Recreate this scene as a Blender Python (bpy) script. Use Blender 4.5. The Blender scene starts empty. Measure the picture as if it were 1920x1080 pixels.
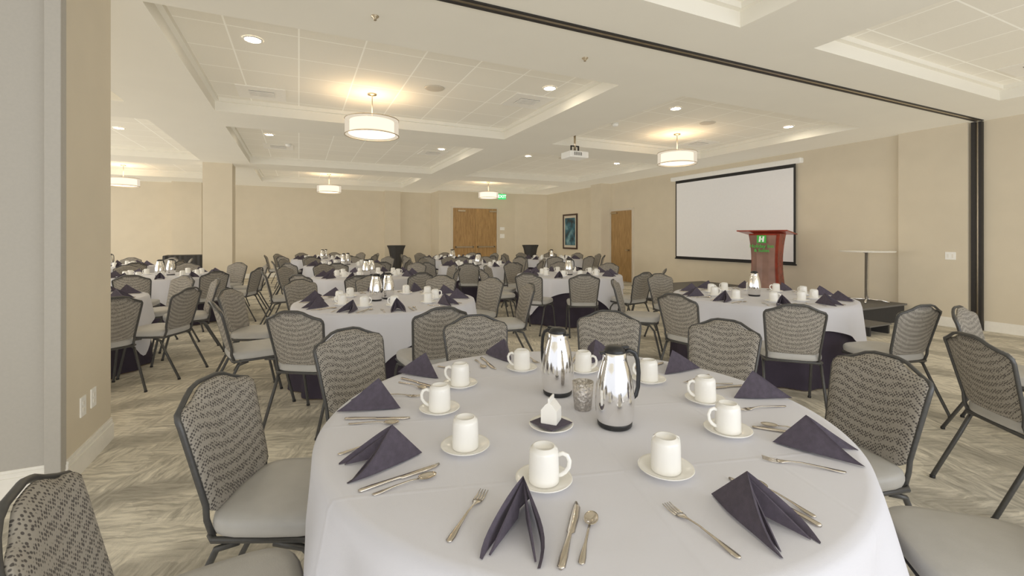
import bpy, math, random
from mathutils import Vector, Matrix
random.seed(7)
S=bpy.context.scene
COL=S.collection
pi=math.pi
YAW=math.radians(25.1)
H=3.18; HT=3.36; XR=9.4
# ------------------------------------------------------------ materials
def nm(name):
    m=bpy.data.materials.new(name); m.use_nodes=True
    nt=m.node_tree; b=nt.nodes['Principled BSDF']; return m,nt,b
def nd(nt,t,**k):
    n=nt.nodes.new(t)
    for a,v in k.items():
        if a in n.inputs.keys(): n.inputs[a].default_value=v
        else: setattr(n,a,v)
    return n
def mat(name,c,rough=.6,metal=0,var=.06,scale=20,bump=0,bscale=200,**kw):
    m,nt,b=nm(name); L=nt.links.new
    tc=nd(nt,'ShaderNodeTexCoord'); no=nd(nt,'ShaderNodeTexNoise'); no.inputs['Scale'].default_value=scale
    L(tc.outputs['Object'],no.inputs['Vector'])
    cr=nd(nt,'ShaderNodeValToRGB'); e=cr.color_ramp.elements
    e[0].position=.3; e[1].position=.7
    e[0].color=[x*(1-var) for x in c]+[1]; e[1].color=[min(1,x*(1+var)) for x in c]+[1]
    L(no.outputs['Fac'],cr.inputs['Fac']); L(cr.outputs['Color'],b.inputs['Base Color'])
    b.inputs['Roughness'].default_value=rough; b.inputs['Metallic'].default_value=metal
    for k,v in kw.items(): b.inputs[k.replace('_',' ')].default_value=v
    if bump:
        n2=nd(nt,'ShaderNodeTexNoise'); n2.inputs['Scale'].default_value=bscale; n2.inputs['Detail'].default_value=4
        L(tc.outputs['Object'],n2.inputs['Vector'])
        bp=nd(nt,'ShaderNodeBump'); bp.inputs['Strength'].default_value=bump; bp.inputs['Distance'].default_value=.01
        L(n2.outputs['Fac'],bp.inputs['Height']); L(bp.outputs['Normal'],b.inputs['Normal'])
    return m
def emis(name,c,s,var=.03):
    m,nt,b=nm(name); L=nt.links.new
    no=nd(nt,'ShaderNodeTexNoise'); no.inputs['Scale'].default_value=5
    cr=nd(nt,'ShaderNodeValToRGB'); e=cr.color_ramp.elements
    e[0].color=[x*(1-var) for x in c]+[1]; e[1].color=list(c)+[1]
    L(no.outputs['Fac'],cr.inputs['Fac']); L(cr.outputs['Color'],b.inputs['Emission Color'])
    b.inputs['Base Color'].default_value=list(c)+[1]; b.inputs['Emission Strength'].default_value=s
    return m
M_wall=mat('wall_paint',(.635,.565,.44),.8,var=.02,scale=3,bump=.1,bscale=150)
M_wall2=mat('wallpaper_cool_shade',(.42,.395,.35),.8,var=.02,scale=60,bump=.04,bscale=220)  # same wall covering, greyed so its colour carries the cooler shade of the front
M_ceil=mat('ceiling_paint',(.77,.74,.655),.9,var=.01,scale=2)
M_trim=mat('white_trim',(.80,.77,.70),.45,var=.02)
M_dframe=mat('tan_door_frame',(.60,.54,.44),.5,var=.02)
M_white=mat('white_plastic',(.85,.84,.80),.4,var=.02)
M_metal=mat('grey_powdercoat',(.085,.084,.082),.42,.5,var=.08,scale=60)
M_dark=mat('dark_track_metal',(.028,.025,.023),.5,.3)
M_seat=mat('grey_vinyl',(.44,.43,.41),.42,var=.04,scale=12,bump=.1,bscale=300)
M_black=mat('black_plastic',(.012,.012,.013),.35)
M_stage=mat('stage_black',(.03,.028,.027),.7)
M_stagetop=mat('stage_carpet_grey',(.16,.15,.135),.9,var=.2,scale=90)
M_chrome=mat('polished_steel',(.88,.87,.86),.09,1,var=.03)
M_cut=mat('cutlery_steel',(.62,.57,.50),.2,1,var=.05,scale=80)
M_hammer=mat('hammered_steel',(.55,.52,.49),.3,1,var=.25,scale=110,bump=.8,bscale=90)
M_china=mat('white_china',(.80,.785,.745),.18,var=.01)
M_napkin=mat('plum_napkin_linen',(.074,.061,.083),.85,var=.14,scale=60,bump=.3,bscale=500)
M_skirt=mat('plum_skirt_cloth',(.035,.026,.042),.9,var=.12,scale=8)
M_red=mat('mahogany_red',(.24,.030,.014),.25,var=.3,scale=6)
M_lect=mat('lectern_front_panel',(.26,.15,.115),.25,.1,var=.25,scale=3)
M_frame=mat('picture_frame_dark',(.05,.025,.018),.35)
M_screen=mat('screen_fabric',(.84,.84,.85),.7,var=.01)
M_grille=mat('grille_dark',(.10,.09,.075),.7)  # dark inserts of the air vents and projector grille
M_green=emis('exit_green',(.03,.55,.15),.9)
M_letter=emis('letter_white',(.9,1,.92),1.2)
M_lgreen=mat('logo_green',(.05,.42,.06),.5)
M_lwhite=mat('logo_white',(.85,.87,.85),.5)
M_down=emis('downlight_lens',(1,.88,.69),95)
M_inner=emis('pendant_inner_glow',(1,.83,.60),6.0)
M_diff=emis('pendant_diffuser',(1,.84,.62),1.6)
M_nick=mat('brushed_nickel',(.55,.47,.35),.3,1)
def outer():
    m,nt,b=nm('sheer_drum_fabric'); L=nt.links.new
    out=nt.nodes['Material Output']
    tr=nd(nt,'ShaderNodeBsdfTransparent'); em=nd(nt,'ShaderNodeEmission'); mx=nd(nt,'ShaderNodeMixShader')
    no=nd(nt,'ShaderNodeTexNoise'); no.inputs['Scale'].default_value=300
    mr=nd(nt,'ShaderNodeMapRange'); mr.inputs['To Min'].default_value=.86; mr.inputs['To Max'].default_value=.96
    L(no.outputs['Fac'],mr.inputs['Value'])
    em.inputs['Color'].default_value=(1,.87,.68,1); em.inputs['Strength'].default_value=.78
    L(mr.outputs['Result'],mx.inputs['Fac']); L(tr.outputs[0],mx.inputs[1]); L(em.outputs[0],mx.inputs[2]); L(mx.outputs[0],out.inputs['Surface'])
    return m
M_outer=outer()
def cloth_mat():
    m,nt,b=nm('white_table_linen'); L=nt.links.new
    tc=nd(nt,'ShaderNodeTexCoord')
    n1=nd(nt,'ShaderNodeTexNoise'); n1.inputs['Scale'].default_value=1.8; n1.inputs['Detail'].default_value=2; n1.inputs['Distortion'].default_value=.4
    n2=nd(nt,'ShaderNodeTexNoise'); n2.inputs['Scale'].default_value=400
    L(tc.outputs['Object'],n1.inputs['Vector']); L(tc.outputs['Object'],n2.inputs['Vector'])
    cr=nd(nt,'ShaderNodeValToRGB'); e=cr.color_ramp.elements
    e[0].color=(.60,.60,.645,1); e[1].color=(.645,.645,.69,1)
    L(n1.outputs['Fac'],cr.inputs['Fac']); L(cr.outputs['Color'],b.inputs['Base Color'])
    br=nd(nt,'ShaderNodeTexBrick'); br.offset=0; br.inputs['Scale'].default_value=1; br.inputs['Brick Width'].default_value=.46; br.inputs['Row Height'].default_value=.46; br.inputs['Mortar Size'].default_value=.012; br.inputs['Mortar Smooth'].default_value=1
    br.inputs['Color1'].default_value=(0,0,0,1); br.inputs['Color2'].default_value=(0,0,0,1); br.inputs['Mortar'].default_value=(1,1,1,1)
    mp=nd(nt,'ShaderNodeMapping'); mp.inputs['Rotation'].default_value=(0,0,.26)
    L(tc.outputs['Object'],mp.inputs[0]); L(mp.outputs[0],br.inputs['Vector'])
    b0=nd(nt,'ShaderNodeBump'); b0.inputs['Strength'].default_value=.2; b0.inputs['Distance'].default_value=.004
    b1=nd(nt,'ShaderNodeBump'); b1.inputs['Strength'].default_value=.4; b1.inputs['Distance'].default_value=.05
    b2=nd(nt,'ShaderNodeBump'); b2.inputs['Strength'].default_value=.1; b2.inputs['Distance'].default_value=.004
    L(br.outputs['Color'],b0.inputs['Height']); L(b0.outputs['Normal'],b1.inputs['Normal'])
    L(n1.outputs['Fac'],b1.inputs['Height']); L(n2.outputs['Fac'],b2.inputs['Height']); L(b1.outputs['Normal'],b2.inputs['Normal']); L(b2.outputs['Normal'],b.inputs['Normal'])
    b.inputs['Roughness'].default_value=.85
    return m
M_cloth=cloth_mat()
def fabric_mat():
    m,nt,b=nm('speckled_upholstery'); L=nt.links.new
    tc=nd(nt,'ShaderNodeTexCoord')
    mp=nd(nt,'ShaderNodeMapping'); mp.inputs['Rotation'].default_value=(0,.785,0)
    L(tc.outputs['Object'],mp.inputs[0])
    v=nd(nt,'ShaderNodeTexVoronoi'); v.inputs['Scale'].default_value=105; v.inputs['Randomness'].default_value=.35; v.voronoi_dimensions='3D'
    L(mp.outputs[0],v.inputs['Vector'])
    cr=nd(nt,'ShaderNodeValToRGB'); e=cr.color_ramp.elements
    e[0].position=.34; e[0].color=(.075,.066,.060,1); e[1].position=.46; e[1].color=(.31,.285,.245,1)
    L(v.outputs['Distance'],cr.inputs['Fac']); L(cr.outputs['Color'],b.inputs['Base Color'])
    bp=nd(nt,'ShaderNodeBump'); bp.inputs['Strength'].default_value=.3; bp.inputs['Distance'].default_value=.003
    L(v.outputs['Distance'],bp.inputs['Height']); L(bp.outputs['Normal'],b.inputs['Normal'])
    b.inputs['Roughness'].default_value=.85
    return m
M_fab=fabric_mat()
def tile_mat():
    m,nt,b=nm('acoustic_tile_grid'); L=nt.links.new
    tc=nd(nt,'ShaderNodeTexCoord'); br=nd(nt,'ShaderNodeTexBrick'); br.offset=0
    br.inputs['Scale'].default_value=1; br.inputs['Brick Width'].default_value=.61; br.inputs['Row Height'].default_value=.61
    br.inputs['Mortar Size'].default_value=.008; br.inputs['Mortar Smooth'].default_value=.0
    br.inputs['Color1'].default_value=(.79,.755,.665,1); br.inputs['Color2'].default_value=(.82,.785,.69,1); br.inputs['Mortar'].default_value=(.96,.94,.86,1)
    L(tc.outputs['Object'],br.inputs['Vector']); L(br.outputs['Color'],b.inputs['Base Color'])
    no=nd(nt,'ShaderNodeTexNoise'); no.inputs['Scale'].default_value=90
    L(tc.outputs['Object'],no.inputs['Vector'])
    bp=nd(nt,'ShaderNodeBump'); bp.inputs['Strength'].default_value=.2; bp.inputs['Distance'].default_value=.01
    L(no.outputs['Fac'],bp.inputs['Height']); L(bp.outputs['Normal'],b.inputs['Normal'])
    b.inputs['Roughness'].default_value=.95
    return m
M_tile=tile_mat()
def carpet_mat():
    m,nt,b=nm('patterned_carpet'); L=nt.links.new
    tc=nd(nt,'ShaderNodeTexCoord')
    mp=nd(nt,'ShaderNodeMapping'); mp.inputs['Rotation'].default_value=(0,0,.35)
    L(tc.outputs['Object'],mp.inputs['Vector'])
    no=nd(nt,'ShaderNodeTexNoise'); no.inputs['Scale'].default_value=4; no.inputs['Detail'].default_value=5
    L(mp.outputs[0],no.inputs['Vector'])
    ad=nd(nt,'ShaderNodeVectorMath',operation='MULTIPLY_ADD'); ad.inputs[1].default_value=(.55,)*3
    L(no.outputs['Color'],ad.inputs[0]); L(mp.outputs[0],ad.inputs[2])
    # soft, irregular selector between the two stroke directions
    sel=nd(nt,'ShaderNodeTexNoise'); sel.inputs['Scale'].default_value=3.2; sel.inputs['Detail'].default_value=2
    L(mp.outputs[0],sel.inputs['Vector'])
    sr=nd(nt,'ShaderNodeMapRange'); sr.inputs['From Min'].default_value=.44; sr.inputs['From Max'].default_value=.56
    L(sel.outputs['Fac'],sr.inputs['Value'])
    # slight bend of strokes
    n0=nd(nt,'ShaderNodeTexNoise'); n0.inputs['Scale'].default_value=9
    L(mp.outputs[0],n0.inputs['Vector'])
    a2=nd(nt,'ShaderNodeVectorMath',operation='MULTIPLY_ADD'); a2.inputs[1].default_value=(.05,)*3
    L(n0.outputs['Color'],a2.inputs[0]); L(mp.outputs[0],a2.inputs[2])
    ws=[]
    for sc in((5,38,6),(38,5,6)):
        q=nd(nt,'ShaderNodeMapping'); q.inputs['Scale'].default_value=sc; L(a2.outputs[0],q.inputs['Vector'])
        w=nd(nt,'ShaderNodeTexNoise'); w.inputs['Scale'].default_value=1; w.inputs['Detail'].default_value=4; w.inputs['Roughness'].default_value=.65
        L(q.outputs[0],w.inputs['Vector']); ws.append(w)
    mx=nd(nt,'ShaderNodeMix',data_type='FLOAT')
    L(sr.outputs['Result'],mx.inputs[0]); L(ws[0].outputs['Fac'],mx.inputs[2]); L(ws[1].outputs['Fac'],mx.inputs[3])
    vo=nd(nt,'ShaderNodeTexVoronoi'); vo.inputs['Scale'].default_value=2.2
    L(ad.outputs[0],vo.inputs['Vector'])
    sp=nd(nt,'ShaderNodeSeparateColor'); L(vo.outputs['Color'],sp.inputs[0])
    m2=nd(nt,'ShaderNodeMath',operation='MULTIPLY_ADD'); m2.inputs[1].default_value=.13
    L(sp.outputs[0],m2.inputs[0]); L(mx.outputs[0],m2.inputs[2])
    cr=nd(nt,'ShaderNodeValToRGB'); e=cr.color_ramp.elements
    e[0].position=.40; e[0].color=(.46,.425,.35,1); e[1].position=.72; e[1].color=(.92,.86,.725,1)
    L(m2.outputs[0],cr.inputs['Fac'])
    rg=nd(nt,'ShaderNodeTexWave'); rg.wave_type='RINGS'; rg.rings_direction='Z'; rg.inputs['Scale'].default_value=.36; rg.inputs['Distortion'].default_value=9; rg.inputs['Detail'].default_value=1; rg.inputs['Detail Scale'].default_value=.6
    L(tc.outputs['Object'],rg.inputs['Vector'])
    r2=nd(nt,'ShaderNodeValToRGB'); q=r2.color_ramp.elements; q[0].position=.74; q[0].color=(0,0,0,1); q[1].position=.92; q[1].color=(.45,.45,.45,1)
    L(rg.outputs['Fac'],r2.inputs['Fac'])
    mc=nd(nt,'ShaderNodeMix',data_type='RGBA'); L(r2.outputs['Color'],mc.inputs[0]); L(cr.outputs['Color'],mc.inputs[6]); mc.inputs[7].default_value=(.26,.24,.20,1)
    n3=nd(nt,'ShaderNodeTexNoise'); n3.inputs['Scale'].default_value=350
    L(tc.outputs['Object'],n3.inputs['Vector'])
    mm=nd(nt,'ShaderNodeMix',data_type='RGBA',blend_type='MULTIPLY'); mm.inputs[0].default_value=.2
    L(mc.outputs[2],mm.inputs[6]); L(n3.outputs['Fac'],mm.inputs[7])
    L(mm.outputs[2],b.inputs['Base Color'])
    bp=nd(nt,'ShaderNodeBump'); bp.inputs['Strength'].default_value=.4; bp.inputs['Distance'].default_value=.005
    L(n3.outputs['Fac'],bp.inputs['Height']); L(bp.outputs['Normal'],b.inputs['Normal'])
    b.inputs['Roughness'].default_value=.95
    return m
M_carpet=carpet_mat()
def wood_mat():
    m,nt,b=nm('oak_door_wood'); L=nt.links.new
    tc=nd(nt,'ShaderNodeTexCoord'); mp=nd(nt,'ShaderNodeMapping'); mp.inputs['Scale'].default_value=(14,14,1.2)
    no=nd(nt,'ShaderNodeTexNoise'); no.inputs['Scale'].default_value=2; no.inputs['Detail'].default_value=6; no.inputs['Distortion'].default_value=1
    L(tc.outputs['Object'],mp.inputs[0]); L(mp.outputs[0],no.inputs['Vector'])
    cr=nd(nt,'ShaderNodeValToRGB'); e=cr.color_ramp.elements; e[0].position=.3; e[1].position=.7
    e[0].color=(.25,.145,.055,1); e[1].color=(.46,.29,.12,1)
    L(no.outputs['Fac'],cr.inputs['Fac']); L(cr.outputs['Color'],b.inputs['Base Color']); b.inputs['Roughness'].default_value=.4
    return m
M_wood=wood_mat()
def art_mat():
    m,nt,b=nm('abstract_painting'); L=nt.links.new
    tc=nd(nt,'ShaderNodeTexCoord'); no=nd(nt,'ShaderNodeTexNoise'); no.inputs['Scale'].default_value=3.5; no.inputs['Detail'].default_value=5
    L(tc.outputs['Object'],no.inputs['Vector'])
    cr=nd(nt,'ShaderNodeValToRGB'); cr.color_ramp.elements.new(.5); e=cr.color_ramp.elements
    e[0].position=.35; e[0].color=(.02,.03,.035,1); e[1].color=(.03,.12,.17,1); e[2].position=.72; e[2].color=(.22,.38,.40,1)
    L(no.outputs['Fac'],cr.inputs['Fac']); L(cr.outputs['Color'],b.inputs['Base Color']); b.inputs['Roughness'].default_value=.5
    return m
M_art=art_mat()
# ------------------------------------------------------------ mesh builder
class MB:
    def __init__(s): s.v=[];s.f=[];s.m=[];s.sm=[];s.mats=[]
    def mi(s,m):
        if m not in s.mats: s.mats.append(m)
        return s.mats.index(m)
    def add(s,v,f,m,smooth=True,M=None):
        o=len(s.v); k=s.mi(m)
        for p in v:
            p=Vector(p)
            if M is not None: p=M@p
            s.v.append(tuple(p))
        for q in f: s.f.append([i+o for i in q]); s.m.append(k); s.sm.append(smooth)
        return s
    def merge(s,o,M=None):
        off=len(s.v)
        for p in o.v:
            p=Vector(p); s.v.append(tuple(M@p if M is not None else p))
        for q,k,sm in zip(o.f,o.m,o.sm): s.f.append([i+off for i in q]); s.m.append(s.mi(o.mats[k])); s.sm.append(sm)
        return s
    def box(s,a,b,m,bev=0,M=None):
        x0,y0,z0=a;x1,y1,z1=b
        if bev<=0:
            v=[(x,y,z) for z in(z0,z1) for y in(y0,y1) for x in(x0,x1)]
            f=[(0,2,3,1),(4,5,7,6),(0,1,5,4),(2,6,7,3),(0,4,6,2),(1,3,7,5)]
            return s.add(v,f,m,False,M)
        import bmesh
        bm=bmesh.new(); bmesh.ops.create_cube(bm,size=1)
        for p in bm.verts: p.co=Vector(((x0+x1)/2+p.co.x*(x1-x0),(y0+y1)/2+p.co.y*(y1-y0),(z0+z1)/2+p.co.z*(z1-z0)))
        bmesh.ops.bevel(bm,geom=bm.edges[:],offset=bev,segments=2,affect='EDGES',profile=.5)
        bm.verts.index_update()
        v=[p.co.copy() for p in bm.verts]; f=[[q.index for q in fc.verts] for fc in bm.faces]; bm.free()
        return s.add(v,f,m,False,M)
    def lathe(s,prof,m,seg=24,M=None,smooth=True):
        v=[];f=[];rows=[]
        for r,z in prof:
            if r<1e-6: rows.append([len(v)]); v.append((0,0,z))
            else:
                rows.append(list(range(len(v),len(v)+seg)))
                v+=[(r*math.cos(2*pi*i/seg),r*math.sin(2*pi*i/seg),z) for i in range(seg)]
        for a,b in zip(rows,rows[1:]):
            for i in range(seg):
                j=(i+1)%seg
                if len(a)==1 and len(b)==1: continue
                if len(a)==1: f.append((a[0],b[j],b[i]))
                elif len(b)==1: f.append((a[i],a[j],b[0]))
                else: f.append((a[i],a[j],b[j],b[i]))
        return s.add(v,f,m,smooth,M)
    def tube(s,pts,r,m,seg=8,closed=False,M=None,rx=None):
        pts=[Vector(p) for p in pts]; n=len(pts); v=[];f=[]
        up=None
        for i,p in enumerate(pts):
            a=pts[(i-1)%n] if (closed or i>0) else p
            b=pts[(i+1)%n] if (closed or i<n-1) else p
            t=(b-a).normalized()
            if up is None:
                up=Vector((0,0,1)) if abs(t.z)<.9 else Vector((0,1,0))
            up=(up-t*up.dot(t)).normalized(); sd=t.cross(up)
            for k in range(seg):
                c=2*pi*k/seg
                v.append(p+up*math.cos(c)*(rx or r)+sd*math.sin(c)*r)
        for i in range(n if closed else n-1):
            j=(i+1)%n
            for k in range(seg):
                l=(k+1)%seg
                f.append((i*seg+k,i*seg+l,j*seg+l,j*seg+k))
        if not closed:
            f.append(list(range(seg))[::-1]); f.append([(n-1)*seg+k for k in range(seg)])
        return s.add(v,f,m,True,M)
    def rings(s,rows,m,cap0=True,cap1=True,smooth=True,M=None):
        n=len(rows[0]); v=[p for r in rows for p in r]; f=[]
        for i in range(len(rows)-1):
            for k in range(n):
                l=(k+1)%n; f.append((i*n+k,i*n+l,(i+1)*n+l,(i+1)*n+k))
        if cap0: f.append(list(range(n))[::-1])
        if cap1: f.append([(len(rows)-1)*n+k for k in range(n)])
        return s.add(v,f,m,smooth,M)
    def mesh(s,name):
        me=bpy.data.meshes.new(name); me.from_pydata(s.v,[],s.f); me.update()
        for m in s.mats: me.materials.append(m)
        me.polygons.foreach_set('material_index',s.m); me.polygons.foreach_set('use_smooth',s.sm)
        me.update(); return me
def tag(o,label,cat,group=None):
    if label: o['label']=label
    if cat: o['category']=cat
    if group: o['group']=group
def obj(name,data,loc=(0,0,0),rot=0,parent=None,label=None,cat=None,group=None,scale=None):
    o=bpy.data.objects.new(name,data); COL.objects.link(o)
    o.location=loc; o.rotation_euler=(0,0,rot) if not isinstance(rot,tuple) else rot
    if scale: o.scale=scale
    if parent: o.parent=parent
    tag(o,label,cat,group); return o
def thing(name,parts,loc,rot,label,cat,group=None):
    e=obj(name,None,loc,rot,None,label,cat,group); e.empty_display_size=.1
    for p in parts:
        obj(p[0],p[1],parent=e,label=p[2] if len(p)>2 else None)
    return e
def struct(name,mb):
    o=obj(name,mb.mesh(name)); o['kind']='structure'; return o
def sbox(name,a,b,m,bev=0): return struct(name,MB().box(a,b,m,bev))
# ------------------------------------------------------------ room shell
fl=MB(); fl.add([(-8,-4,0),(XR+.2,-4,0),(XR+.2,18.2,0),(-8,18.2,0)],[(0,1,2,3)],M_carpet,False); struct('floor',fl)
cx=[-8,-5.7,-2.05,-1.06,3.36,4.35,8.2,9.6]; cy=[-4,-1.2,2.65,4.25,7.5,8.5,12.5,13.5,16.4,18.2]
ce=MB()
def quad(mb,a,b,c,d,m): mb.add([a,b,c,d],[(0,1,2,3)],m,False)
for i in range(len(cx)-1):
    for j in range(len(cy)-1):
        x0,x1,y0,y1=cx[i],cx[i+1],cy[j],cy[j+1]
        if i in(1,3,5) and j in(1,3,5,7):
            def frame(o0,o1,z0,z1):
                P=[(x0+o0,y0+o0,z0),(x1-o0,y0+o0,z0),(x1-o0,y1-o0,z0),(x0+o0,y1-o0,z0)]
                Q=[(x0+o1,y0+o1,z1),(x1-o1,y0+o1,z1),(x1-o1,y1-o1,z1),(x0+o1,y1-o1,z1)]
                for k in range(4): quad(ce,P[k],P[(k+1)%4],Q[(k+1)%4],Q[k],M_ceil)
            frame(0,0,H,H+.13); frame(0,.05,H+.13,H+.13); frame(.05,.05,H+.13,HT)
            quad(ce,(x0+.05,y0+.05,HT),(x0+.05,y1-.05,HT),(x1-.05,y1-.05,HT),(x1-.05,y0+.05,HT),M_tile)
        else: quad(ce,(x0,y0,H),(x0,y1,H),(x1,y1,H),(x1,y0,H),M_ceil)
ce.box((-8,-4,3.5),(9.6,18.2,3.55),M_ceil)
struct('ceiling',ce)
sbox('wall_east',(XR,-4,0),(XR+.2,18.2,H),M_wall)
sbox('wall_north',(-8,18,0),(4.82,18.2,H),M_wall)
w=MB(); w.box((4.82,16.84,0),(8.02,18,H),M_wall); struct('wall_northeast',w)
w=MB(); w.add([(8.02,16.84,0),(9.4,16.6,0),(9.4,18,0),(8.02,18,0),(8.02,16.84,H),(9.4,16.6,H),(9.4,18,H),(8.02,18,H)],[(0,1,5,4),(4,5,6,7),(1,2,6,5),(2,3,7,6),(3,0,4,7)],M_wall,False); struct('wall_northeast_angle',w)
w=MB(); w.box((-5.5,3.42,0),(-1.2,4.1,H),M_wall); w.box((-5.5,3.4,0),(-1.2,3.42,H),M_wall2); struct('wall_partition',w)
sbox('trim_1',(-1.26,3.33,0),(-1.19,3.40,H),M_wall2,.004)
sbox('wall_column',(-2.05,12.75,0),(-1.45,13.35,H),M_wall)
sbox('wall_pilaster_north',(2.97,17.75,0),(3.55,18,H),M_wall)
sbox('wall_pilaster_northwest',(-3.65,17.6,0),(-2.85,18,H),M_wall)
sbox('wall_pilaster_east',(9.0,12.3,0),(XR,12.9,H),M_wall)
sbox('wall_pier_east',(9.3,3.36,0),(XR,4.25,H),M_wall)
def bb(name,segs):
    m=MB()
    for (x0,y0,x1,y1,nx,ny) in segs:
        def slab(t,z0,z1):
            xs=sorted([x0,x1,x0+nx*t,x1+nx*t]); ys=sorted([y0,y1,y0+ny*t,y1+ny*t])
            m.box((xs[0],ys[0],z0),(xs[-1],ys[-1],z1),M_trim)
        slab(.018,0,.11); slab(.011,.11,.135); slab(.006,.135,.15)
    struct(name,m)
bb('baseboard_partition',[(-5.5,3.4,-1.18,3.4,0,-1),(-1.2,3.4,-1.2,4.1,1,0)])
bb('baseboard_east',[(XR,-4,XR,3.2,-1,0),(9.3,3.44,9.3,4.27,-1,0),(XR,4.27,XR,11.1,-1,0),(9.0,12.28,9.0,12.9,-1,0),(9.0,12.3,9.4,12.3,0,-1),(XR,12.9,XR,16.6,-1,0)])
bb('baseboard_north',[(-8,18,-3.65,18,0,-1),(-3.65,17.6,-2.85,17.6,0,-1),(-2.85,18,2.97,18,0,-1),(2.97,17.75,3.55,17.75,0,-1),(3.55,18,4.82,18,0,-1),(4.82,16.84,5.2,16.84,0,-1),(7.35,16.84,8.02,16.84,0,-1)])
bb('baseboard_column',[(-2.05,12.75,-1.45,12.75,0,-1),(-1.45,12.75,-1.45,13.35,1,0)])
t=MB()
t.box((-1.2,3.185,H-.010),(9.33,3.212,H),M_dark); t.box((-1.2,3.212,H-.005),(9.33,3.255,H),M_nick); t.box((-1.2,3.255,H-.010),(9.33,3.285,H),M_dark)
struct('trim_2',t)
t=MB(); t.box((9.33,3.21,0),(9.4,3.25,H-.012),M_dark); t.box((9.36,3.25,0),(9.4,3.28,H-.012),M_nick); t.box((9.32,3.28,0),(9.4,3.33,H-.012),M_dark); struct('trim_3',t)
# ------------------------------------------------------------ doors
d=MB()
d.box((5.30,16.78,0),(5.36,16.84,2.60),M_dframe); d.box((7.19,16.78,0),(7.25,16.84,2.60),M_dframe); d.box((5.36,16.78,2.54),(7.19,16.84,2.60),M_dframe)
d.box((5.37,16.79,.01),(6.265,16.835,2.53),M_wood,.004); d.box((6.275,16.79,.01),(7.18,16.835,2.53),M_wood,.004)
d.box((5.45,16.74,1.0),(6.2,16.775,1.05),M_nick); d.box((6.35,16.74,1.0),(7.1,16.775,1.05),M_nick)
for x in(5.47,6.17,6.37,7.07): d.box((x-.02,16.74,.98),(x+.02,16.79,1.07),M_nick)
for x in(5.55,6.85): d.box((x,16.74,2.40),(x+.3,16.79,2.46),M_nick)
struct('door_1',d)
d=MB()
d.box((9.34,11.14,0),(XR,11.20,2.32),M_dframe); d.box((9.34,12.24,0),(XR,12.29,2.32),M_dframe); d.box((9.34,11.20,2.26),(XR,12.24,2.32),M_dframe)
d.box((9.35,11.21,.01),(9.395,12.23,2.25),M_wood,.004); d.box((9.29,11.30,.98),(9.36,11.34,1.02),M_nick); d.box((9.28,11.30,.98),(9.31,11.44,1.02),M_nick)
d.box((9.30,11.9,2.17),(9.35,12.2,2.22),M_nick)
struct('door_2',d)
# ------------------------------------------------------------ chair parts
def sup(a,b,z,n=28,e=4,dy=0):
    o=[]
    for i in range(n):
        t=2*pi*i/n; c,s=math.cos(t),math.sin(t)
        o.append((a*math.copysign(abs(c)**(2/e),c),dy+b*math.copysign(abs(s)**(2/e),s),z))
    return o
def seat_mb():
    m=MB(); a,b=.225,.225
    rows=[sup(a*k,b*k,z) for k,z in((.93,.425),(.985,.432),(1,.447),(1,.463),(.985,.476),(.94,.486),(.8,.492),(.4,.496),(.05,.497))]
    return m.rings(rows,M_seat)
def bw(z): return .178+.034*min(1,max(0,(z-.45)/.36))
def back_pt(s,tt,side):
    zt=.846+.040*math.exp(-(s/.50)**4)-.030*abs(s)**10
    zb=.475+.03*abs(s)**8
    z=zb+(zt-zb)*tt
    w=bw(z)
    x=s*w
    y=-.205-(z-.45)*.26+.45*x*x
    puff=(1-abs(s)**8)*(1-abs(2*tt-1)**12)
    y+= side*(.006+.018*puff) if side>0 else -(.006+.006*puff)
    return (x,y,z)
def back_mb():
    m=MB(); ns,ntt=24,14
    v=[];f=[]
    for side in(1,-1):
        for j in range(ntt+1):
            for i in range(ns+1):
                u=-1+2*i/ns; v.append(back_pt(math.sin(u*pi/2)*.6+u*.4,j/ntt,side))
    n=(ns+1)*(ntt+1)
    for j in range(ntt):
        for i in range(ns):
            a=j*(ns+1)+i
            f.append((a+1,a,a+ns+1,a+ns+2)); f.append((n+a,n+a+1,n+a+ns+2,n+a+ns+1))
    bd=[i for i in range(ns+1)]+[j*(ns+1)+ns for j in range(1,ntt+1)]+[ntt*(ns+1)+i for i in range(ns-1,-1,-1)]+[j*(ns+1) for j in range(ntt-1,0,-1)]
    for i in range(len(bd)):
        a,b=bd[i],bd[(i+1)%len(bd)]; f.append((a,b,n+b,n+a))
    return m.add(v,f,M_fab,True)
def frame_mb(seg=8):
    m=MB(); P=[]
    P.append((-.185,-.19,.40)); P.append((-.185,-.215,.47))
    for z in(.52,.6,.68,.76,.79):
        w=bw(z)+.005; P.append((-w,-.205-(z-.45)*.26+.45*w*w-.008,z))
    P.append((-.214,-.290,.812)); P.append((-.203,-.300,.829)); P.append((-.165,-.313,.842))
    P.append((-.125,-.326,.860)); P.append((-.09,-.333,.879)); P.append((-.05,-.336,.889))
    Q=[(-x,y,z) for x,y,z in P[::-1]]
    m.tube(P+Q,.0085,M_metal,seg,rx=.011)
    m.tube([(.205*a,.205*b,.415) for a,b in((-1,-.9),(-1,.85),(-.85,1),(.85,1),(1,.85),(1,-.9),(.9,-1),(-.9,-1))],.011,M_metal,seg,closed=True)
    return m
def leg_mb(sx,back,seg=8):
    m=MB()
    if back: P=[(sx*.20,-.10,.405),(sx*.205,-.17,.385),(sx*.207,-.22,.28),(sx*.21,-.36,.012)]
    else: P=[(sx*.205,.02,.405),(sx*.21,.12,.390),(sx*.212,.17,.33),(sx*.215,.245,.012)]
    m.tube(P,.0115,M_metal,seg); m.lathe([(0,0),(.014,0),(.014,.015),(0,.016)],M_black,8,Matrix.Translation((P[-1][0],P[-1][1],0)))
    return m
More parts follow.
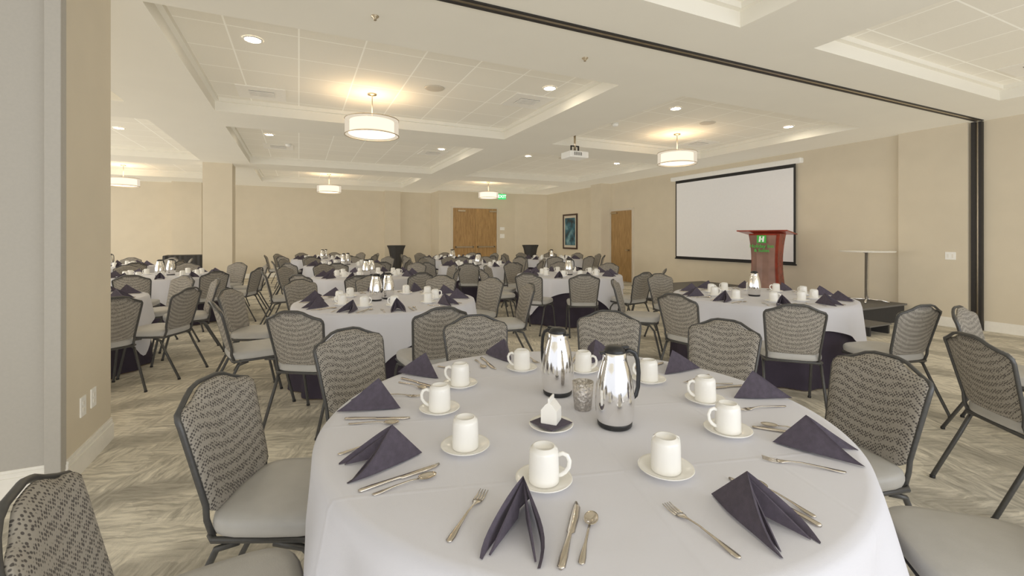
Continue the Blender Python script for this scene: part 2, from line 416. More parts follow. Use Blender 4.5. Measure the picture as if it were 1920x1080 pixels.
seatM=seat_mb().mesh('seat'); backM=back_mb().mesh('backrest'); frM=frame_mb().mesh('chair_frame')
legM=[leg_mb(sx,b).mesh('leg') for sx in(-1,1) for b in(0,1)]
allc=seat_mb().merge(back_mb()).merge(frame_mb(6))
for sx in(-1,1):
    for b in(0,1): allc.merge(leg_mb(sx,b,6))
farM=allc.mesh('banquet_chair')
LBL='metal-framed banquet chair with speckled fabric back and grey vinyl seat'
CH=[];TB=[]
def chair(x,y,rot,near,grp,own=None):
    for q in CH:
        if math.hypot(q[0]-x,q[1]-y)<.58: return
    for q in TB:
        if q!=own and math.hypot(q[0]-x,q[1]-y)<1.12: return
    CH.append((x,y))
    if near:
        thing('banquet_chair',[('seat',seatM,'light grey vinyl seat pad'),('backrest',backM,'speckled taupe fabric backrest'),('chair_frame',frM)]+[('leg',l) for l in legM],(x,y,0),rot,LBL,'chair',grp)
    else: obj('banquet_chair',farM,(x,y,0),rot,None,LBL,'chair',grp)
# ------------------------------------------------------------ table parts
TZ=.76
def cloth_mb(seed,r=.905,phase=0,N=144,half=1.17,amp=.11,cf=1.33):
    rd=random.Random(seed); m=MB(); rows=[]
    ph=[rd.uniform(0,6.28) for _ in range(4)]
    def fold(t): return .5*math.sin(13*t+ph[0]+.6*math.sin(3*t+ph[1]))+.32*math.sin(21*t+ph[2])+.2*math.sin(7*t+ph[3])
    ang=[2*pi*i/N for i in range(N)]
    for k in(.02,.3,.6,.85,.97): rows.append([(r*k*math.cos(t),r*k*math.sin(t),TZ) for t in ang])
    rows.append([((r+.001)*math.cos(t),(r+.001)*math.sin(t),TZ-.0035) for t in ang])
    for j in range(1,12):
        row=[]
        for t in ang:
            q=t+phase; sq=min(half/max(abs(math.cos(q)),abs(math.sin(q))),half*cf)
            dr=min(sq-r,.62); dd=dr*(j/11)**1.1
            rr=r+.010+.09*dd+amp*min(dd,.35)*fold(t)*min(1,dd/.06)
            row.append((rr*math.cos(t),rr*math.sin(t),TZ-.004-dd-.002))
        rows.append(row)
    return m.rings(rows,M_cloth,True,False)
def skirt_mb(seed,N=128):
    rd=random.Random(seed); p=rd.uniform(0,6)
    m=MB(); rows=[]
    for z,a,b in((TZ-.012,.86,0),(TZ-.02,.885,.0),(.6,.890,.01),(.4,.90,.02),(.2,.91,.03),(.012,.92,.035)):
        rows.append([((a+b*math.sin(17*t+p+.8*math.sin(2*t)))*math.cos(t),(a+b*math.sin(17*t+p+.8*math.sin(2*t)))*math.sin(t),z) for t in [2*pi*i/N for i in range(N)]])
    return m.rings(rows,M_skirt,True,False)
skM=[skirt_mb(i).mesh('table_skirt') for i in range(2)]
clM=[cloth_mb(i+3,phase=.5+i*.7,half=1.11,cf=1.36).mesh('tablecloth') for i in range(4)]
base=MB(); base.lathe([(0,TZ-.045),(.88,TZ-.045),(.885,TZ-.02),(0,TZ-.02)],M_wood,48)
for a in range(4):
    c,s=math.cos(a*pi/2+.7),math.sin(a*pi/2+.7); base.tube([(c*.6,s*.6,TZ-.045),(c*.62,s*.62,.01)],.016,M_metal,8)
topM=base.mesh('tabletop')
def table(x,y,i,cm=None):
    return thing('banquet_table',[('tabletop',topM),('tablecloth',cm or clM[i%4],'white linen tablecloth'),('table_skirt',skM[i%2],'dark plum underskirt')],(x,y,0),0,'round banquet table with white linen over a dark plum skirt','table','round banquet tables')
def saucer_mb():
    return MB().lathe([(0,.004),(.03,.004),(.032,0),(.042,0),(.045,.004),(.072,.014),(.0765,.0175),(.0755,.0195),(.070,.0165),(.045,.008),(.036,.0075),(0,.0075)],M_china,40)
def cup_mb():
    return MB().lathe([(.037,.004),(.0400,0),(.0410,.004),(.0405,.03),(.0397,.062),(.0388,.080),(.036,.0885),(.031,.0905),(.030,.094),(.0265,.094),(.026,.089),(0,.0885)],M_china,32)
def handle_mb():
    P=[(.038,0,.072),(.050,0,.077),(.062,0,.072),(.068,0,.058),(.066,0,.041),(.057,0,.028),(.046,0,.020),(.039,0,.018)]
    return MB().tube(P,.0042,M_china,8,rx=.006)
sauM=saucer_mb().mesh('saucer'); cupM=cup_mb().mesh('cup_body'); hanM=handle_mb().mesh('handle')
cupF=cup_mb().merge(handle_mb()).mesh('coffee_cup')
def napkin_mb(kn=1.0,tw=0):
    m=MB(); T=Vector((0,.112,.003)); Pk=Vector((tw*.02,.02,.108*kn)); n=10
    for sx in(-1,1):
        F=Vector((sx*(.062+tw*sx*.012),-.118,.002))
        N=(Pk-T).cross(F-T).normalized()
        if N.x*sx<0: N=-N
        idx={};v=[];f=[]
        for lay in(0,1):
            for i in range(n+1):
                for j in range(n+1-i):
                    a=i/n;b=j/n;c=1-a-b
                    p=T*c+Pk*a+F*b
                    bul=math.sin(pi*min(1,b+.0))*.014*(1-a)+.022*a*b*2+.004*math.sin(9*b+3*a+sx)*b
                    p=p+N*(bul-(.0065 if lay and b>0 else 0)*min(1,b*4))
                    p.z=max(.001,p.z-.010*math.sin(pi*a)*b)
                    idx[(lay,i,j)]=len(v); v.append(p)
        for lay in(0,1):
            for i in range(n):
                for j in range(n-i):
                    f.append((idx[lay,i,j],idx[lay,i+1,j],idx[lay,i,j+1]))
                    if i+j<n-1: f.append((idx[lay,i+1,j],idx[lay,i+1,j+1],idx[lay,i,j+1]))
        for k in range(n):
            f.append((idx[0,n-k,k],idx[0,n-k-1,k+1],idx[1,n-k-1,k+1],idx[1,n-k,k]))
            f.append((idx[0,0,k],idx[0,0,k+1],idx[1,0,k+1],idx[1,0,k]))
        m.add(v,f,M_napkin,True)
        a=Pk+Vector((sx*.002,.004,-.012)); b_=F+Vector((-sx*.012,.014,0.001)); c_=T*.45+Pk*.15+F*.4+Vector((-sx*.012,0,0))
        c_.z=max(.002,c_.z)
        m.add([a,b_,c_,a-N*.004,b_-N*.004,c_-N*.004],[(0,1,2),(3,5,4),(0,3,4,1),(1,4,5,2),(2,5,3,0)],M_napkin,False)
    return m
napMs=[napkin_mb(k,t_).mesh('folded_napkin') for k,t_ in((1,0),(.94,.8),(1.04,-.7))]
def strip(m,pts,th,mt,x0=0):
    rows=[]
    for p in pts:
        y,w,z=p[:3]; xo=x0+(p[3] if len(p)>3 else 0)
        rows.append([(xo-w,y,z),(xo-w*.5,y,z+th*.5),(xo+w*.5,y,z+th*.5),(xo+w,y,z),(xo+w*.5,y,z-th*.5),(xo-w*.5,y,z-th*.5)])
    m.rings(rows,mt,True,True,True)
def fork_mb():
    m=MB()
    strip(m,[(-.105,.003,.003),(-.10,.008,.0025),(-.085,.0085,.003),(-.05,.005,.006),(0,.003,.009),(.03,.003,.007),(.04,.006,.0055),(.05,.0115,.004),(.062,.0125,.003)],.003,M_cut)
    for x in(-.0105,-.0035,.0035,.0105): strip(m,[(.060,.0022,.003),(.08,.002,.003),(.102,.0010,.007)],.002,M_cut,x)
    return m
def knife_mb():
    m=MB()
    strip(m,[(-.115,.004,.004),(-.11,.009,.004),(-.08,.009,.005),(-.03,.006,.005),(-.005,.0055,.005),(.002,.0095,.004,.001),(.06,.0105,.004,.001),(.10,.009,.004,0),(.118,.004,.004,-.004)],.006,M_cut)
    return m
def spoon_mb():
    m=MB()
    strip(m,[(-.09,.003,.003),(-.085,.0075,.0025),(-.07,.0075,.003),(-.03,.0035,.007),(.01,.003,.009),(.038,.003,.007)],.003,M_cut)
    v=[];f=[];n=20;R=6
    for lay in(0,1):
        for i in range(R+1):
            for k in range(n):
                t=2*pi*k/n; q=i/R
                v.append((.0165*q*math.cos(t),.060+.0265*q*math.sin(t),.0015+.0065*q*q+(0 if lay else .0012)))
    L=(R+1)*n
    for lay in(0,1):
        for i in range(R):
            for k in range(n):
                l=(k+1)%n; f.append((lay*L+i*n+k,lay*L+i*n+l,lay*L+(i+1)*n+l,lay*L+(i+1)*n+k))
    for k in range(n): f.append((R*n+k,R*n+(k+1)%n,L+R*n+(k+1)%n,L+R*n+k))
    m.add(v,f,M_cut,True); return m
fkM=fork_mb().mesh('fork'); knM=knife_mb().mesh('knife'); spM=spoon_mb().mesh('spoon')
def carafe_parts():
    b=MB().lathe([(0,.012),(.0570,.012),(.0605,.022),(.0650,.045),(.0680,.080),(.0675,.105),(.0640,.14),(.0580,.175),(.0500,.205),(.0435,.225),(.0410,.236),(.0410,.252),(.038,.256),(0,.256)],M_chrome,40)
    k=MB().lathe([(0,0),(.055,0),(.0595,.005),(.0605,.016),(.0590,.019),(.0,.019)],M_black,40)
    l=MB().lathe([(.0,.254),(.037,.254),(.038,.259),(.035,.266),(.030,.274),(.018,.279),(0,.279)],M_black,32)
    l.box((-.056,-.009,.250),(-.03,.009,.259),M_black,.003); l.box((.012,-.009,.268),(.050,.009,.278),M_black,.003)
    h=MB().tube([(.038,0,.256),(.056,0,.259),(.074,0,.250),(.084,0,.225),(.088,0,.18),(.086,0,.13),(.078,0,.10),(.065,0,.090)],.0045,M_black,8,rx=.008)
    return b,k,l,h
cp=carafe_parts(); cpM=[q.mesh(n) for q,n in zip(cp,('body','base','lid','handle'))]
cf=MB(); [cf.merge(q) for q in cp]; cfM=cf.mesh('coffee_carafe')
TZ1=TZ+.0005
def carafe(x,y,rot,near):
    lb='polished steel coffee carafe with black lid, handle and base'
    if near: thing('coffee_carafe',[('body',cpM[0]),('base',cpM[1],'black base ring'),('lid',cpM[2],'black plastic lid'),('handle',cpM[3],'black plastic handle')],(x,y,TZ1),rot,lb,'coffee pot','coffee carafes')
    else: obj('coffee_carafe',cfM,(x,y,TZ1),rot,None,lb,'coffee pot','coffee carafes')
def comp(a): return YAW+math.radians(a)
def pos(cx_,cy_,a,lx,ly):
    th=pi-comp(a); c,s=math.cos(th),math.sin(th)
    return cx_+c*lx-s*ly, cy_+s*lx+c*ly, th
def setting(cx_,cy_,a,near,cut,sa=None,sr=.52,nr=.735,hrot=None,nj=0):
    sa=a if sa is None else sa
    x,y,th=pos(cx_,cy_,sa,0,-sr)
    obj('saucer',sauM,(x,y,TZ1),0,None,'white china saucer under an upturned cup','saucer','saucers')
    hr=random.uniform(0,6.28) if hrot is None else hrot
    lb='white china coffee cup turned upside down on its saucer'
    if near: thing('coffee_cup',[('cup_body',cupM),('handle',hanM)],(x,y,TZ1+.008),hr,lb,'cup','coffee cups')
    else: obj('coffee_cup',cupF,(x,y,TZ1+.008),hr,None,lb,'cup','coffee cups')
    x,y,th=pos(cx_,cy_,a,0,-nr)
    obj('folded_napkin',random.choice(napMs),(x,y,TZ1),th+nj,None,'dark plum cloth napkin folded into a standing peak','napkin','folded napkins')
    if cut:
        for nme,me,lx,ly in(('fork',fkM,-.130,-.72),('knife',knM,.112,-.725),('spoon',spM,.150,-.715)):
            x,y,th=pos(cx_,cy_,a,lx+random.uniform(-.006,.006),ly+random.uniform(-.01,.01))
            obj(nme,me,(x,y,TZ1),th+random.uniform(-.05,.05),None,'stainless steel %s laid beside a napkin'%nme,nme,nme+'s on the tables')
# ------------------------------------------------------------ main table
TX,TY=.95,1.47
FAR=[(3.8,9.95),(1.0,11.3),(-3.9,13.0),(4.2,13.2),(.7,14.9),(6.9,11.9)]
TB+= [(TX,TY),(.84,4.87),(4.68,3.45),(-2.45,6.33),(4.30,6.82),(1.09,8.10),(-2.05,9.5)]+FAR
table(TX,TY,0,cloth_mb(11,phase=.26,N=220,half=1.02,amp=.17,cf=1.41).mesh('tablecloth'))
SET=[(-124,-130.3,.50,.73,1.75),(-88.6,-92,.51,.775,2.75),(-56,-59.5,.54,.80,2.6),(-21,-20,.55,.80,2.6),(16.6,12.9,.50,.77,-1.),(48.7,49,.51,.77,2.6),(79,81.3,.54,.79,2.7),(115.5,112.8,.53,.77,2.8),(154.8,157.2,.50,.745,.25),(197,196.3,.54,.735,-.6)]
for a,sa,sr,nr,hr in SET: setting(TX,TY,a,True,True,sa,sr,nr,hr,random.uniform(-.12,.12))
def rel(D,L): return TX+math.sin(YAW)*D+math.cos(YAW)*L, TY+math.cos(YAW)*D-math.sin(YAW)*L
x,y=rel(.18,-.045); carafe(x,y,1.9,True)
x,y=rel(-.14,.123); carafe(x,y,-.3,True)
x,y=rel(0.01,.035)
tb=MB().lathe([(0,0),(.030,0),(.033,.004),(.037,.05),(.041,.105),(.0395,.105),(.0355,.05),(.031,.008),(0,.008)],M_hammer,32)
obj('metal_tumbler',tb.mesh('metal_tumbler'),(x,y,TZ1),0,None,'hammered steel tumbler between two coffee carafes','tumbler')
x,y=rel(-.167,-.102)
obj('saucer',sauM,(x,y,TZ1),0,None,'white china saucer holding a dark cocktail napkin','saucer','saucers')
nk=MB().box((-.052,-.052,0),(.052,.052,.003),M_napkin,.001)
obj('cocktail_napkin',nk.mesh('cocktail_napkin'),(x,y,TZ1+.0197),.3,None,'small dark folded napkin on a white saucer','napkin')
cr=MB()
cr.rings([[(-w,-d_,z),(w,-d_,z),(w,d_,z),(-w,d_,z)] for w,d_,z in((.026,.026,0),(.028,.028,.003),(.028,.028,.046),(.027,.012,.066),(.027,.003,.072),(.027,.003,.086),(.025,.002,.088))],M_china,smooth=False)
cr.add([(.026,-.024,.048),(.026,.024,.048),(.046,0,.066),(.027,0,.070)],[(0,2,3),(1,3,2),(0,1,2)],M_china,False)
obj('creamer',cr.mesh('creamer'),(x,y,TZ1+.0229),.75,None,'white china creamer shaped like a small milk carton','creamer')
for a,r in((-91,1.05),(-53.6,1.15),(-20.3,1.09),(16.8,1.25),(44,1.29),(78,1.14),(108,1.25),(-122,1.16)):
    x,y,th=pos(TX,TY,a,0,-r); chair(x,y,th,True,'chairs at the nearest table',(TX,TY))
# ------------------------------------------------------------ other tables
def full(cx_,cy_,i,angs,near,cut,r=1.22,nset=10,s0=0,setn=False,car=((.05,.1),(-.06,-.1))):
    table(cx_,cy_,i)
    for k in range(nset):
        a=s0+360/nset*k+random.uniform(-4,4)
        setting(cx_,cy_,a,setn,cut,sr=.5+random.uniform(-.03,.03),nr=.74,nj=random.uniform(-.12,.12))
    for a in angs:
        x,y,th=pos(cx_,cy_,a+random.uniform(-2,2),0,-(r+random.uniform(-.04,.07))); chair(x,y,th+random.uniform(-.08,.08),near,'chairs around the banquet tables',(cx_,cy_))
    for dx,dy in car: carafe(cx_+dx,cy_+dy,random.uniform(0,6),False)
full(.84,4.87,1,(189,150,229,266,303,338,12,45,76),True,True,s0=10,car=((-.12,-.02),(.02,.08)))
full(4.68,3.45,2,(236,200,166,335,289,262),True,True,r=1.25,s0=16,car=((-.08,.0),))
full(-2.45,6.33,3,(86,115,50,15,145,180,220),True,True,s0=4)
full(4.30,6.82,0,(177,212,140,250,105,285,320,0,40),True,False,s0=20)
full(1.09,8.10,1,(20,58,95,131,167,203,240,276,312,348),False,False)
full(-2.05,9.5,2,(10,48,85,121,157,193,230,266,302,338),False,False,s0=8)
for i,(x,y) in enumerate(FAR):
    o=random.uniform(0,30); full(x,y,i,[o+36*k for k in range(10)],False,False,s0=o)
table(4.75,-.02,1)
chair(3.56,1.00,math.radians(-125),True,'chairs around the banquet tables')
chair(4.56,1.36,math.radians(-174),True,'chairs around the banquet tables')
# ------------------------------------------------------------ pendants and ceiling gear
def pend_parts():
    st=MB().lathe([(0,.46),(.06,.46),(.06,.445),(.012,.44),(.008,.43),(.008,.12),(0,.12)],M_nick,20)
    for a in range(3):
        c,s=math.cos(a*2.094),math.sin(a*2.094); st.tube([(0,0,.14),(c*.345,s*.345,.105)],.005,M_nick,6)
    for z in(-.105,.105): st.tube([(.352*math.cos(t),.352*math.sin(t),z) for t in [2*pi*i/40 for i in range(40)]],.006,M_nick,6,closed=True)
    so=MB().lathe([(.35,-.105),(.35,.105)],M_outer,48)
    si=MB().lathe([(.29,-.07),(.29,.085)],M_inner,40)
    df=MB().lathe([(0,-.09),(.30,-.09),(.305,-.085),(.29,-.072)],M_diff,40)
    return [('stem',st.mesh('stem')),('outer_shade',so.mesh('outer_shade'),'sheer fabric outer drum'),('inner_shade',si.mesh('inner_shade'),'glowing white inner drum'),('diffuser',df.mesh('diffuser'))]
pp=pend_parts()
for x,y in((.9,6.4),(6.46,6.45),(-4.3,15.6),(.85,15.2),(6.1,15.0),(-3.9,6.4)):
    thing('pendant_lamp',pp,(x,y,HT-.461),0,'drum pendant lamp with double sheer shade, lit','lamp','drum pendants')
dl=MB().lathe([(0,-.004),(.07,-.004)],M_down,24); dr=MB().lathe([(.07,-.002),(.074,-.012),(.088,-.008),(.09,0)],M_trim,24)
dlM=dl.mesh('lens'); drM=dr.mesh('trim_ring')
for x,y in [(-.41,5.12),(2.96,5.16),(5.15,5.17),(7.79,5.18),(-.51,9.75),(2.85,9.75),(-2.9,10.3),(-4.9,10.3),(4.97,9.7),(7.6,9.7),(-.5,14.3),(2.85,14.3),(4.97,14.3),(7.6,14.3),(-2.9,14.3),(-4.9,14.3),(-4.9,5.2),(5.2,.8),(7.6,.8),(-.4,-.6),(2.7,-.6)]:
    e=obj('recessed_downlight',drM,(x,y,HT-.001),0,None,'round recessed ceiling downlight, lit','light','recessed downlights')
    obj('lens',dlM,parent=e)
vg=MB(); vg.box((-.29,-.29,-.010),(.29,.29,-.001),M_trim,.002)
vg.box((-.15,-.12,-.013),(.15,.12,-.009),M_grille)
for k in range(7): vg.box((-.15,-.115+k*.034,-.020),(.15,-.100+k*.034,-.012),M_trim)
vgM=vg.mesh('air_vent')
for x,y in((-.45,7.0),(2.95,5.8),(2.8,10.3),(7.5,6.9),(7.6,2.1),(-.4,11.0)): obj('air_vent',vgM,(x,y,HT),0,None,'square white ceiling air diffuser','vent','ceiling air vents')
sp=MB().lathe([(0,-.012),(.10,-.012),(.125,-.008),(.13,-.001),(0,-.001)],M_dframe,32)
spk=sp.mesh('ceiling_speaker')
for x,y in((1.6,5.8),(6.3,5.6),(5.9,9.6)): obj('ceiling_speaker',spk,(x,y,HT),0,None,'round flush white ceiling speaker','speaker','ceiling speakers')
sk=MB().lathe([(0,-.035),(.012,-.033),(.012,-.02),(.03,-.006),(.032,.002),(0,.002)],M_nick,16).mesh('sprinkler_head')
for x,y in((.55,3.75),(2.55,3.75)): obj('sprinkler_head',sk,(x,y,H),0,None,'small ceiling sprinkler head on painted soffit','sprinkler','sprinkler heads')
sd=MB().lathe([(0,-.05),(.04,-.05),(.055,-.03),(.06,0),(0,0)],M_white,24).mesh('smoke_detector')
for x,y in((4.9,6.3),(-.2,10.6)): obj('smoke_detector',sd,(x,y,HT-.001),0,None,'round white smoke detector on ceiling tile','smoke detector','smoke detectors')
pb=MB(); pb.box((-.20,-.17,-.065),(.20,.17,.055),M_white,.015)
for k in range(6): pb.box((-.12+k*.03,-.172,-.03),(-.105+k*.03,-.1695,.03),M_grille)
ln=MB().lathe([(0,.0),(.04,0),(.045,.01),(.045,.05),(.036,.05),(.03,.03),(0,.03)],M_black,24,Matrix.Translation((.195,.06,0))@Matrix.Rotation(pi/2,4,'Y'))
mt=MB().lathe([(0,.055),(.02,.055),(.02,.40),(0,.40)],M_nick,12); mt.box((-.09,-.09,.055),(.09,.09,.07),M_dark,.004); mt.lathe([(0,.385),(.05,.385),(.06,.405),(0,.405)],M_nick,20)
for sx in(-1,1): mt.box((sx*.08-.01,-.015,.06),(sx*.08+.01,.015,.17),M_dark,.003)
mt.box((-.09,-.015,.16),(.09,.015,.18),M_dark,.003)
thing('ceiling_projector',[('body',pb.mesh('body')),('lens',ln.mesh('lens')),('ceiling_mount',mt.mesh('ceiling_mount'),'dark bracket and metal pole')],(4.7,7.25,HT-.406),0,'white video projector hanging from the ceiling','projector')
def text_mb(s,size,m,depth=.002):
    cu=bpy.data.curves.new('t','FONT'); cu.body=s; cu.size=size; cu.align_x='CENTER'; cu.align_y='CENTER'; cu.extrude=depth; cu.offset=.001
    o=bpy.data.objects.new('t',cu); COL.objects.link(o); bpy.context.view_layer.update()
    me=bpy.data.meshes.new_from_object(o.evaluated_get(bpy.context.evaluated_depsgraph_get()))
    me.materials.clear(); me.materials.append(m); bpy.data.objects.remove(o); return me
e=obj('exit_sign',MB().box((-.17,-.015,-.105),(.17,.015,.105),M_green,.004).mesh('exit_sign'),(7.2,16.3,2.99),0,None,'green illuminated EXIT sign hanging from the ceiling','sign')
obj('lettering',text_mb('EXIT',.17,M_letter),(0,-.017,0),(pi/2,0,0),e)
obj('hanger',MB().box((-.03,-.01,.105),(.03,.01,H-2.99),M_trim).mesh('hanger'),parent=e)
# ------------------------------------------------------------ screen wall
fr=MB(); fr.box((-.006,-1.66,0),(.006,1.66,2.09),M_black); fr.box((-.015,-1.68,-.03),(.015,1.68,0),M_black,.005)
su=MB(); su.box((-.009,-1.62,.045),(-.0065,1.62,2.015),M_screen)
ho=MB(); ho.box((-.06,-1.80,2.09),(.0545,1.80,2.20),M_white,.02)
thing('projection_screen',[('screen_border',fr.mesh('screen_border'),'black masking border'),('screen_surface',su.mesh('screen_surface'),'matte white viewing surface'),('screen_housing',ho.mesh('screen_housing'),'white roller housing')],(9.345,7.72,.85),0,'pull-down projection screen with black border on beige wall','screen')
stg=MB(); stg.box((7.0,4.1,.27),(9.25,8.4,.30),M_stagetop,.004); stg.box((7.03,4.13,0),(9.22,8.37,.27),M_stage)
obj('stage_platform',stg.mesh('stage_platform'),(0,0,0),0,None,'low black portable stage with grey carpeted top','stage')
stp=MB(); stp.box((-.28,-.2,.13),(.28,.2,.15),M_stagetop,.004); stp.box((-.26,-.18,0),(-.22,.18,.13),M_stage); stp.box((.22,-.18,0),(.26,.18,.13),M_stage); stp.box((-.26,.1,0),(.26,.14,.13),M_stage)
obj('stage_step',stp.mesh('stage_step'),(7.6,3.88,0),0,None,'low dark carpeted step in front of the stage','step')
def prof(z):
    t=z/1.15; return .86+.17*(2*t-1)**2
lb=MB(); rows=[]
for z in [i*1.15/14 for i in range(15)]:
    k=prof(z); rows.append([(a*.28*k,b*.21*k,z+.03) for a,b in((-1,-.75),(-.9,-1),(-.45,-1.18),(0,-1.24),(.45,-1.18),(.9,-1),(1,-.75),(1,1),(-1,1))])
lb.rings(rows,M_red,smooth=False)
fp=MB(); fr_=[]
for z in [.06+i*1.06/14 for i in range(15)]:
    k=prof(z); A=[(a*.28*k,b*.21*k-.004,z+.03) for a,b in((-.86,-1.03),(-.45,-1.19),(0,-1.25),(.45,-1.19),(.86,-1.03))]
    fr_.append(A+[(p[0]*.99,p[1]-.012,p[2]) for p in A[::-1]])
fp.rings(fr_,M_lect,smooth=False)
tp=MB(); R=Matrix.Translation((0,.02,1.205))@Matrix.Rotation(math.radians(-6),4,'X'); tp.box((-.46,-.34,-.012),(.46,.30,.012),M_red,.005,R)
bs=MB(); bs.box((-.32,-.28,0),(.32,.24,.03),M_red,.008)
le=thing('lectern',[('body',lb.mesh('body')),('front_panel',fp.mesh('front_panel'),'curved red-brown front panel with green logo'),('reading_top',tp.mesh('reading_top')),('base',bs.mesh('base'))],(8.5,6.1,.30),math.radians(-72),'red-brown mahogany lectern with curved front and green logo','lectern')
panel=[c for c in le.children if c.name.startswith('front_panel')][0]
lg=MB(); lg.box((-.085,-.005,-.075),(.085,0,.075),M_lgreen,.002)
lo=obj('logo',lg.mesh('logo'),(0,-.290,1.075),0,panel)
sl=MB()
for x0,x1,lean in((-.050,-.018,.012),(.010,.042,.012)):
    sl.add([(x0,-.007,-.054),(x1,-.007,-.054),(x1+lean,-.007,.054),(x0+lean,-.007,.054),(x0,-.0052,-.054),(x1,-.0052,-.054),(x1+lean,-.0052,.054),(x0+lean,-.0052,.054)],[(0,1,2,3),(0,4,5,1),(1,5,6,2),(2,6,7,3),(3,7,4,0)],M_lwhite,False)
sl.box((-.03,-.007,-.010),(.03,-.0052,.012),M_lwhite)
obj('logo_letter',sl.mesh('logo_letter'),parent=lo)
obj('lettering',text_mb('Holiday Inn',.095,M_lgreen),(0,-.286,.935),(pi/2,0,0),panel)
obj('lettering',text_mb('& Suites',.085,M_lgreen),(0,-.281,.85),(pi/2,0,0),panel)
ct=MB().lathe([(0,.86),(.38,.86),(.395,.868),(.395,.878),(.38,.885),(0,.885)],M_trim,40)
cpole=MB().lathe([(0,.03),(.03,.03),(.032,.05),(.03,.84),(.07,.85),(.07,.86),(0,.86)],M_chrome,20)
cbase=MB()
for a in range(4):
    c,s=math.cos(a*pi/2+.4),math.sin(a*pi/2+.4); cbase.tube([(0,0,.05),(c*.2,s*.2,.045),(c*.30,s*.30,.018)],.016,M_chrome,8)
thing('cocktail_table',[('tabletop',ct.mesh('tabletop'),'thin pale round top'),('pole',cpole.mesh('pole'),'chrome pole'),('base',cbase.mesh('base'))],(8.83,4.49,.30),0,'tall round cocktail table with pale top and chrome pole','table')
ts=MB(); rows=[]
for z,r in((0,.14),(.2,.15),(.6,.19),(.95,.25),(1.08,.30),(1.10,.30)):
    rows.append([((r*(1+.05*math.sin(9*t)))*math.cos(t)*1.1,(r*(1+.05*math.sin(9*t)))*math.sin(t)*.8,z) for t in [2*pi*i/36 for i in range(36)]])
ts.rings(rows,M_stage); tsM=ts.mesh('tray_stand')
for x,y in((3.3,17.2),(8.3,16.0)): obj('tray_stand',tsM,(x,y,0),0,None,'dark cloth-draped serving stand, wider at the top','stand','draped serving stands')
bf=MB(); rows=[]
for z,k in((0,1.02),(.3,1.0),(.86,.98),(.88,.96)):
    rows.append([(a*.65*k+.015*math.sin(b*30),b*.35*k+.015*math.sin(a*30),z) for a,b in [(x*.1,-1) for x in range(-10,10)]+[(1,x*.2) for x in range(-5,5)]+[(-x*.1,1) for x in range(-10,10)]+[(-1,-x*.2) for x in range(-5,5)]])
bf.rings(rows,M_stage,smooth=False)
obj('buffet_table',bf.mesh('buffet_table'),(-2.9,16.3,0),0,None,'black draped buffet table near the far wall','table')
pf=MB()
for a,b in(((-.04,-.5,-.67),(0,.5,-.61)),((-.04,-.5,.61),(0,.5,.67)),((-.04,-.5,-.61),(0,-.44,.61)),((-.04,.44,-.61),(0,.5,.61))): pf.box(a,b,M_frame,.004)
pm=MB().box((-.015,-.44,-.61),(-.005,.44,.61),M_dframe); pa=MB().box((-.018,-.36,-.52),(-.0155,.36,.52),M_art)
thing('framed_picture',[('frame',pf.mesh('frame')),('mat_board',pm.mesh('mat_board'),'tan mat'),('artwork',pa.mesh('artwork'),'abstract dark blue and teal artwork')],(XR-.001,14.8,1.62),0,'dark framed abstract blue artwork on beige wall','picture')
def plate(name,loc,rot,w,h,kind,label):
    m=MB().box((-w/2,-.008,-h/2),(w/2,0,h/2),M_white,.002)
    e=obj(name,m.mesh(name),loc,rot,None,label,kind)
    d=MB()
    if name=='wall_outlet':
        for z in(-.02,.02): d.box((-.014,-.010,z-.012),(.014,-.007,z+.012),M_trim,.001)
    else:
        for x in(-w*.22,w*.22): d.box((x-.012,-.012,-.03),(x+.012,-.007,.03),M_trim,.001)
    obj('socket' if name=='wall_outlet' else 'rocker',d.mesh('insert'),parent=e)
plate('light_switch',(9.299,3.56,1.12),-pi/2,.13,.12,'switch','white double light switch on beige wall')
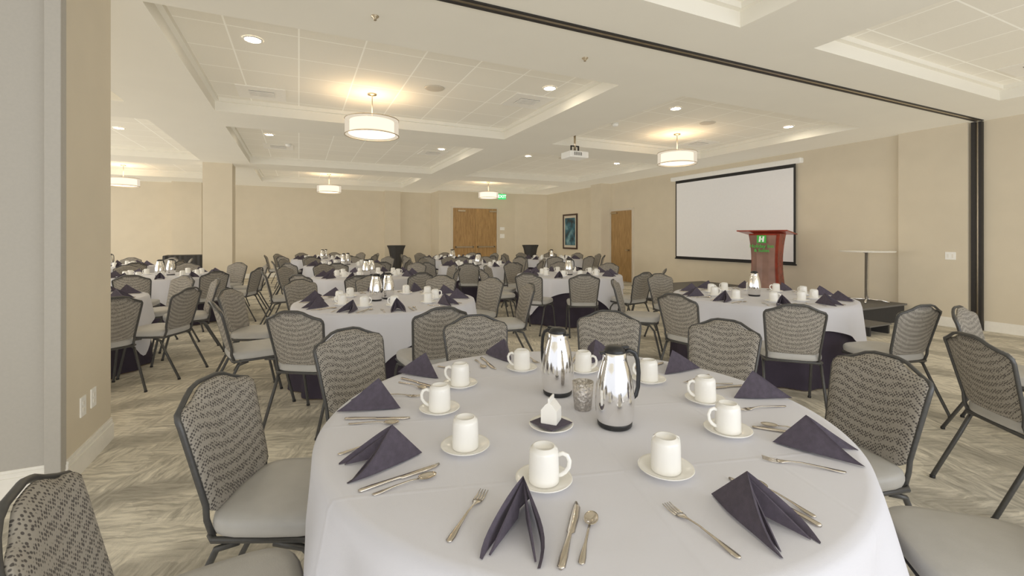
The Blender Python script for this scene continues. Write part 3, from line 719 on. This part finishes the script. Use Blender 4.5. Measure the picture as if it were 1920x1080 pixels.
plate('wall_outlet',(-1.199,3.63,.385),pi/2,.075,.12,'outlet','white electrical outlet plate low on the wall')
plate('wall_outlet',(-1.199,3.785,.39),pi/2,.075,.12,'outlet','white electrical outlet plate low on the wall')
plate('wall_control',(7.45,16.839,1.75),0,.2,.12,'switch','white wall control panel beside the double doors')
plate('wall_control',(7.45,16.839,1.45),0,.2,.16,'switch','white wall control panel beside the double doors')
plate('wall_outlet',(XR-.001,13.4,.4),-pi/2,.075,.12,'outlet','white electrical outlet plate low on the wall')
# ------------------------------------------------------------ light
wd=bpy.data.worlds.new('World'); S.world=wd; wd.use_nodes=True
bg=wd.node_tree.nodes['Background']; bg.inputs[0].default_value=(.93,.95,1,1); bg.inputs[1].default_value=1.1
def area(loc,rot,sx,sy,pw,c):
    l=bpy.data.lights.new('area','AREA'); l.shape='RECTANGLE'; l.size=sx; l.size_y=sy; l.energy=pw; l.color=c
    o=bpy.data.objects.new('soft_fill_light',l); COL.objects.link(o); o.location=loc; o.rotation_euler=rot; return o
area((2.5,-3.6,1.7),(math.radians(90),0,0),9,2.4,170,(.90,.94,1))  # cool daylight from windows behind the camera
area((-7.6,9,1.8),(math.radians(90),0,math.radians(-90)),12,2.4,240,(1,.93,.82))  # added warm fill for the unseen left side, not a window
def fill(d,pw,c):
    l=bpy.data.lights.new('bounce_fill','SUN'); l.energy=pw; l.color=c; l.use_shadow=False; l.angle=1.0
    o=bpy.data.objects.new('bounce_fill',l); COL.objects.link(o); o.rotation_euler=Vector(d).to_track_quat('-Z','Y').to_euler(); o.location=(0,0,.1)
fill((.40,.44,.80),1.1,(1,.95,.85))
fill((-.50,.06,.86),.6,(1,.95,.85))
# ------------------------------------------------------------ camera
cam=bpy.data.cameras.new('Camera'); co=bpy.data.objects.new('Camera',cam); COL.objects.link(co)
cam.sensor_width=36; cam.lens=853/1920*36; cam.shift_y=-96/1920; cam.clip_start=.02
co.location=(0,0,1.42); co.rotation_euler=(pi/2,0,-YAW); S.camera=co
S.view_settings.view_transform='Standard'
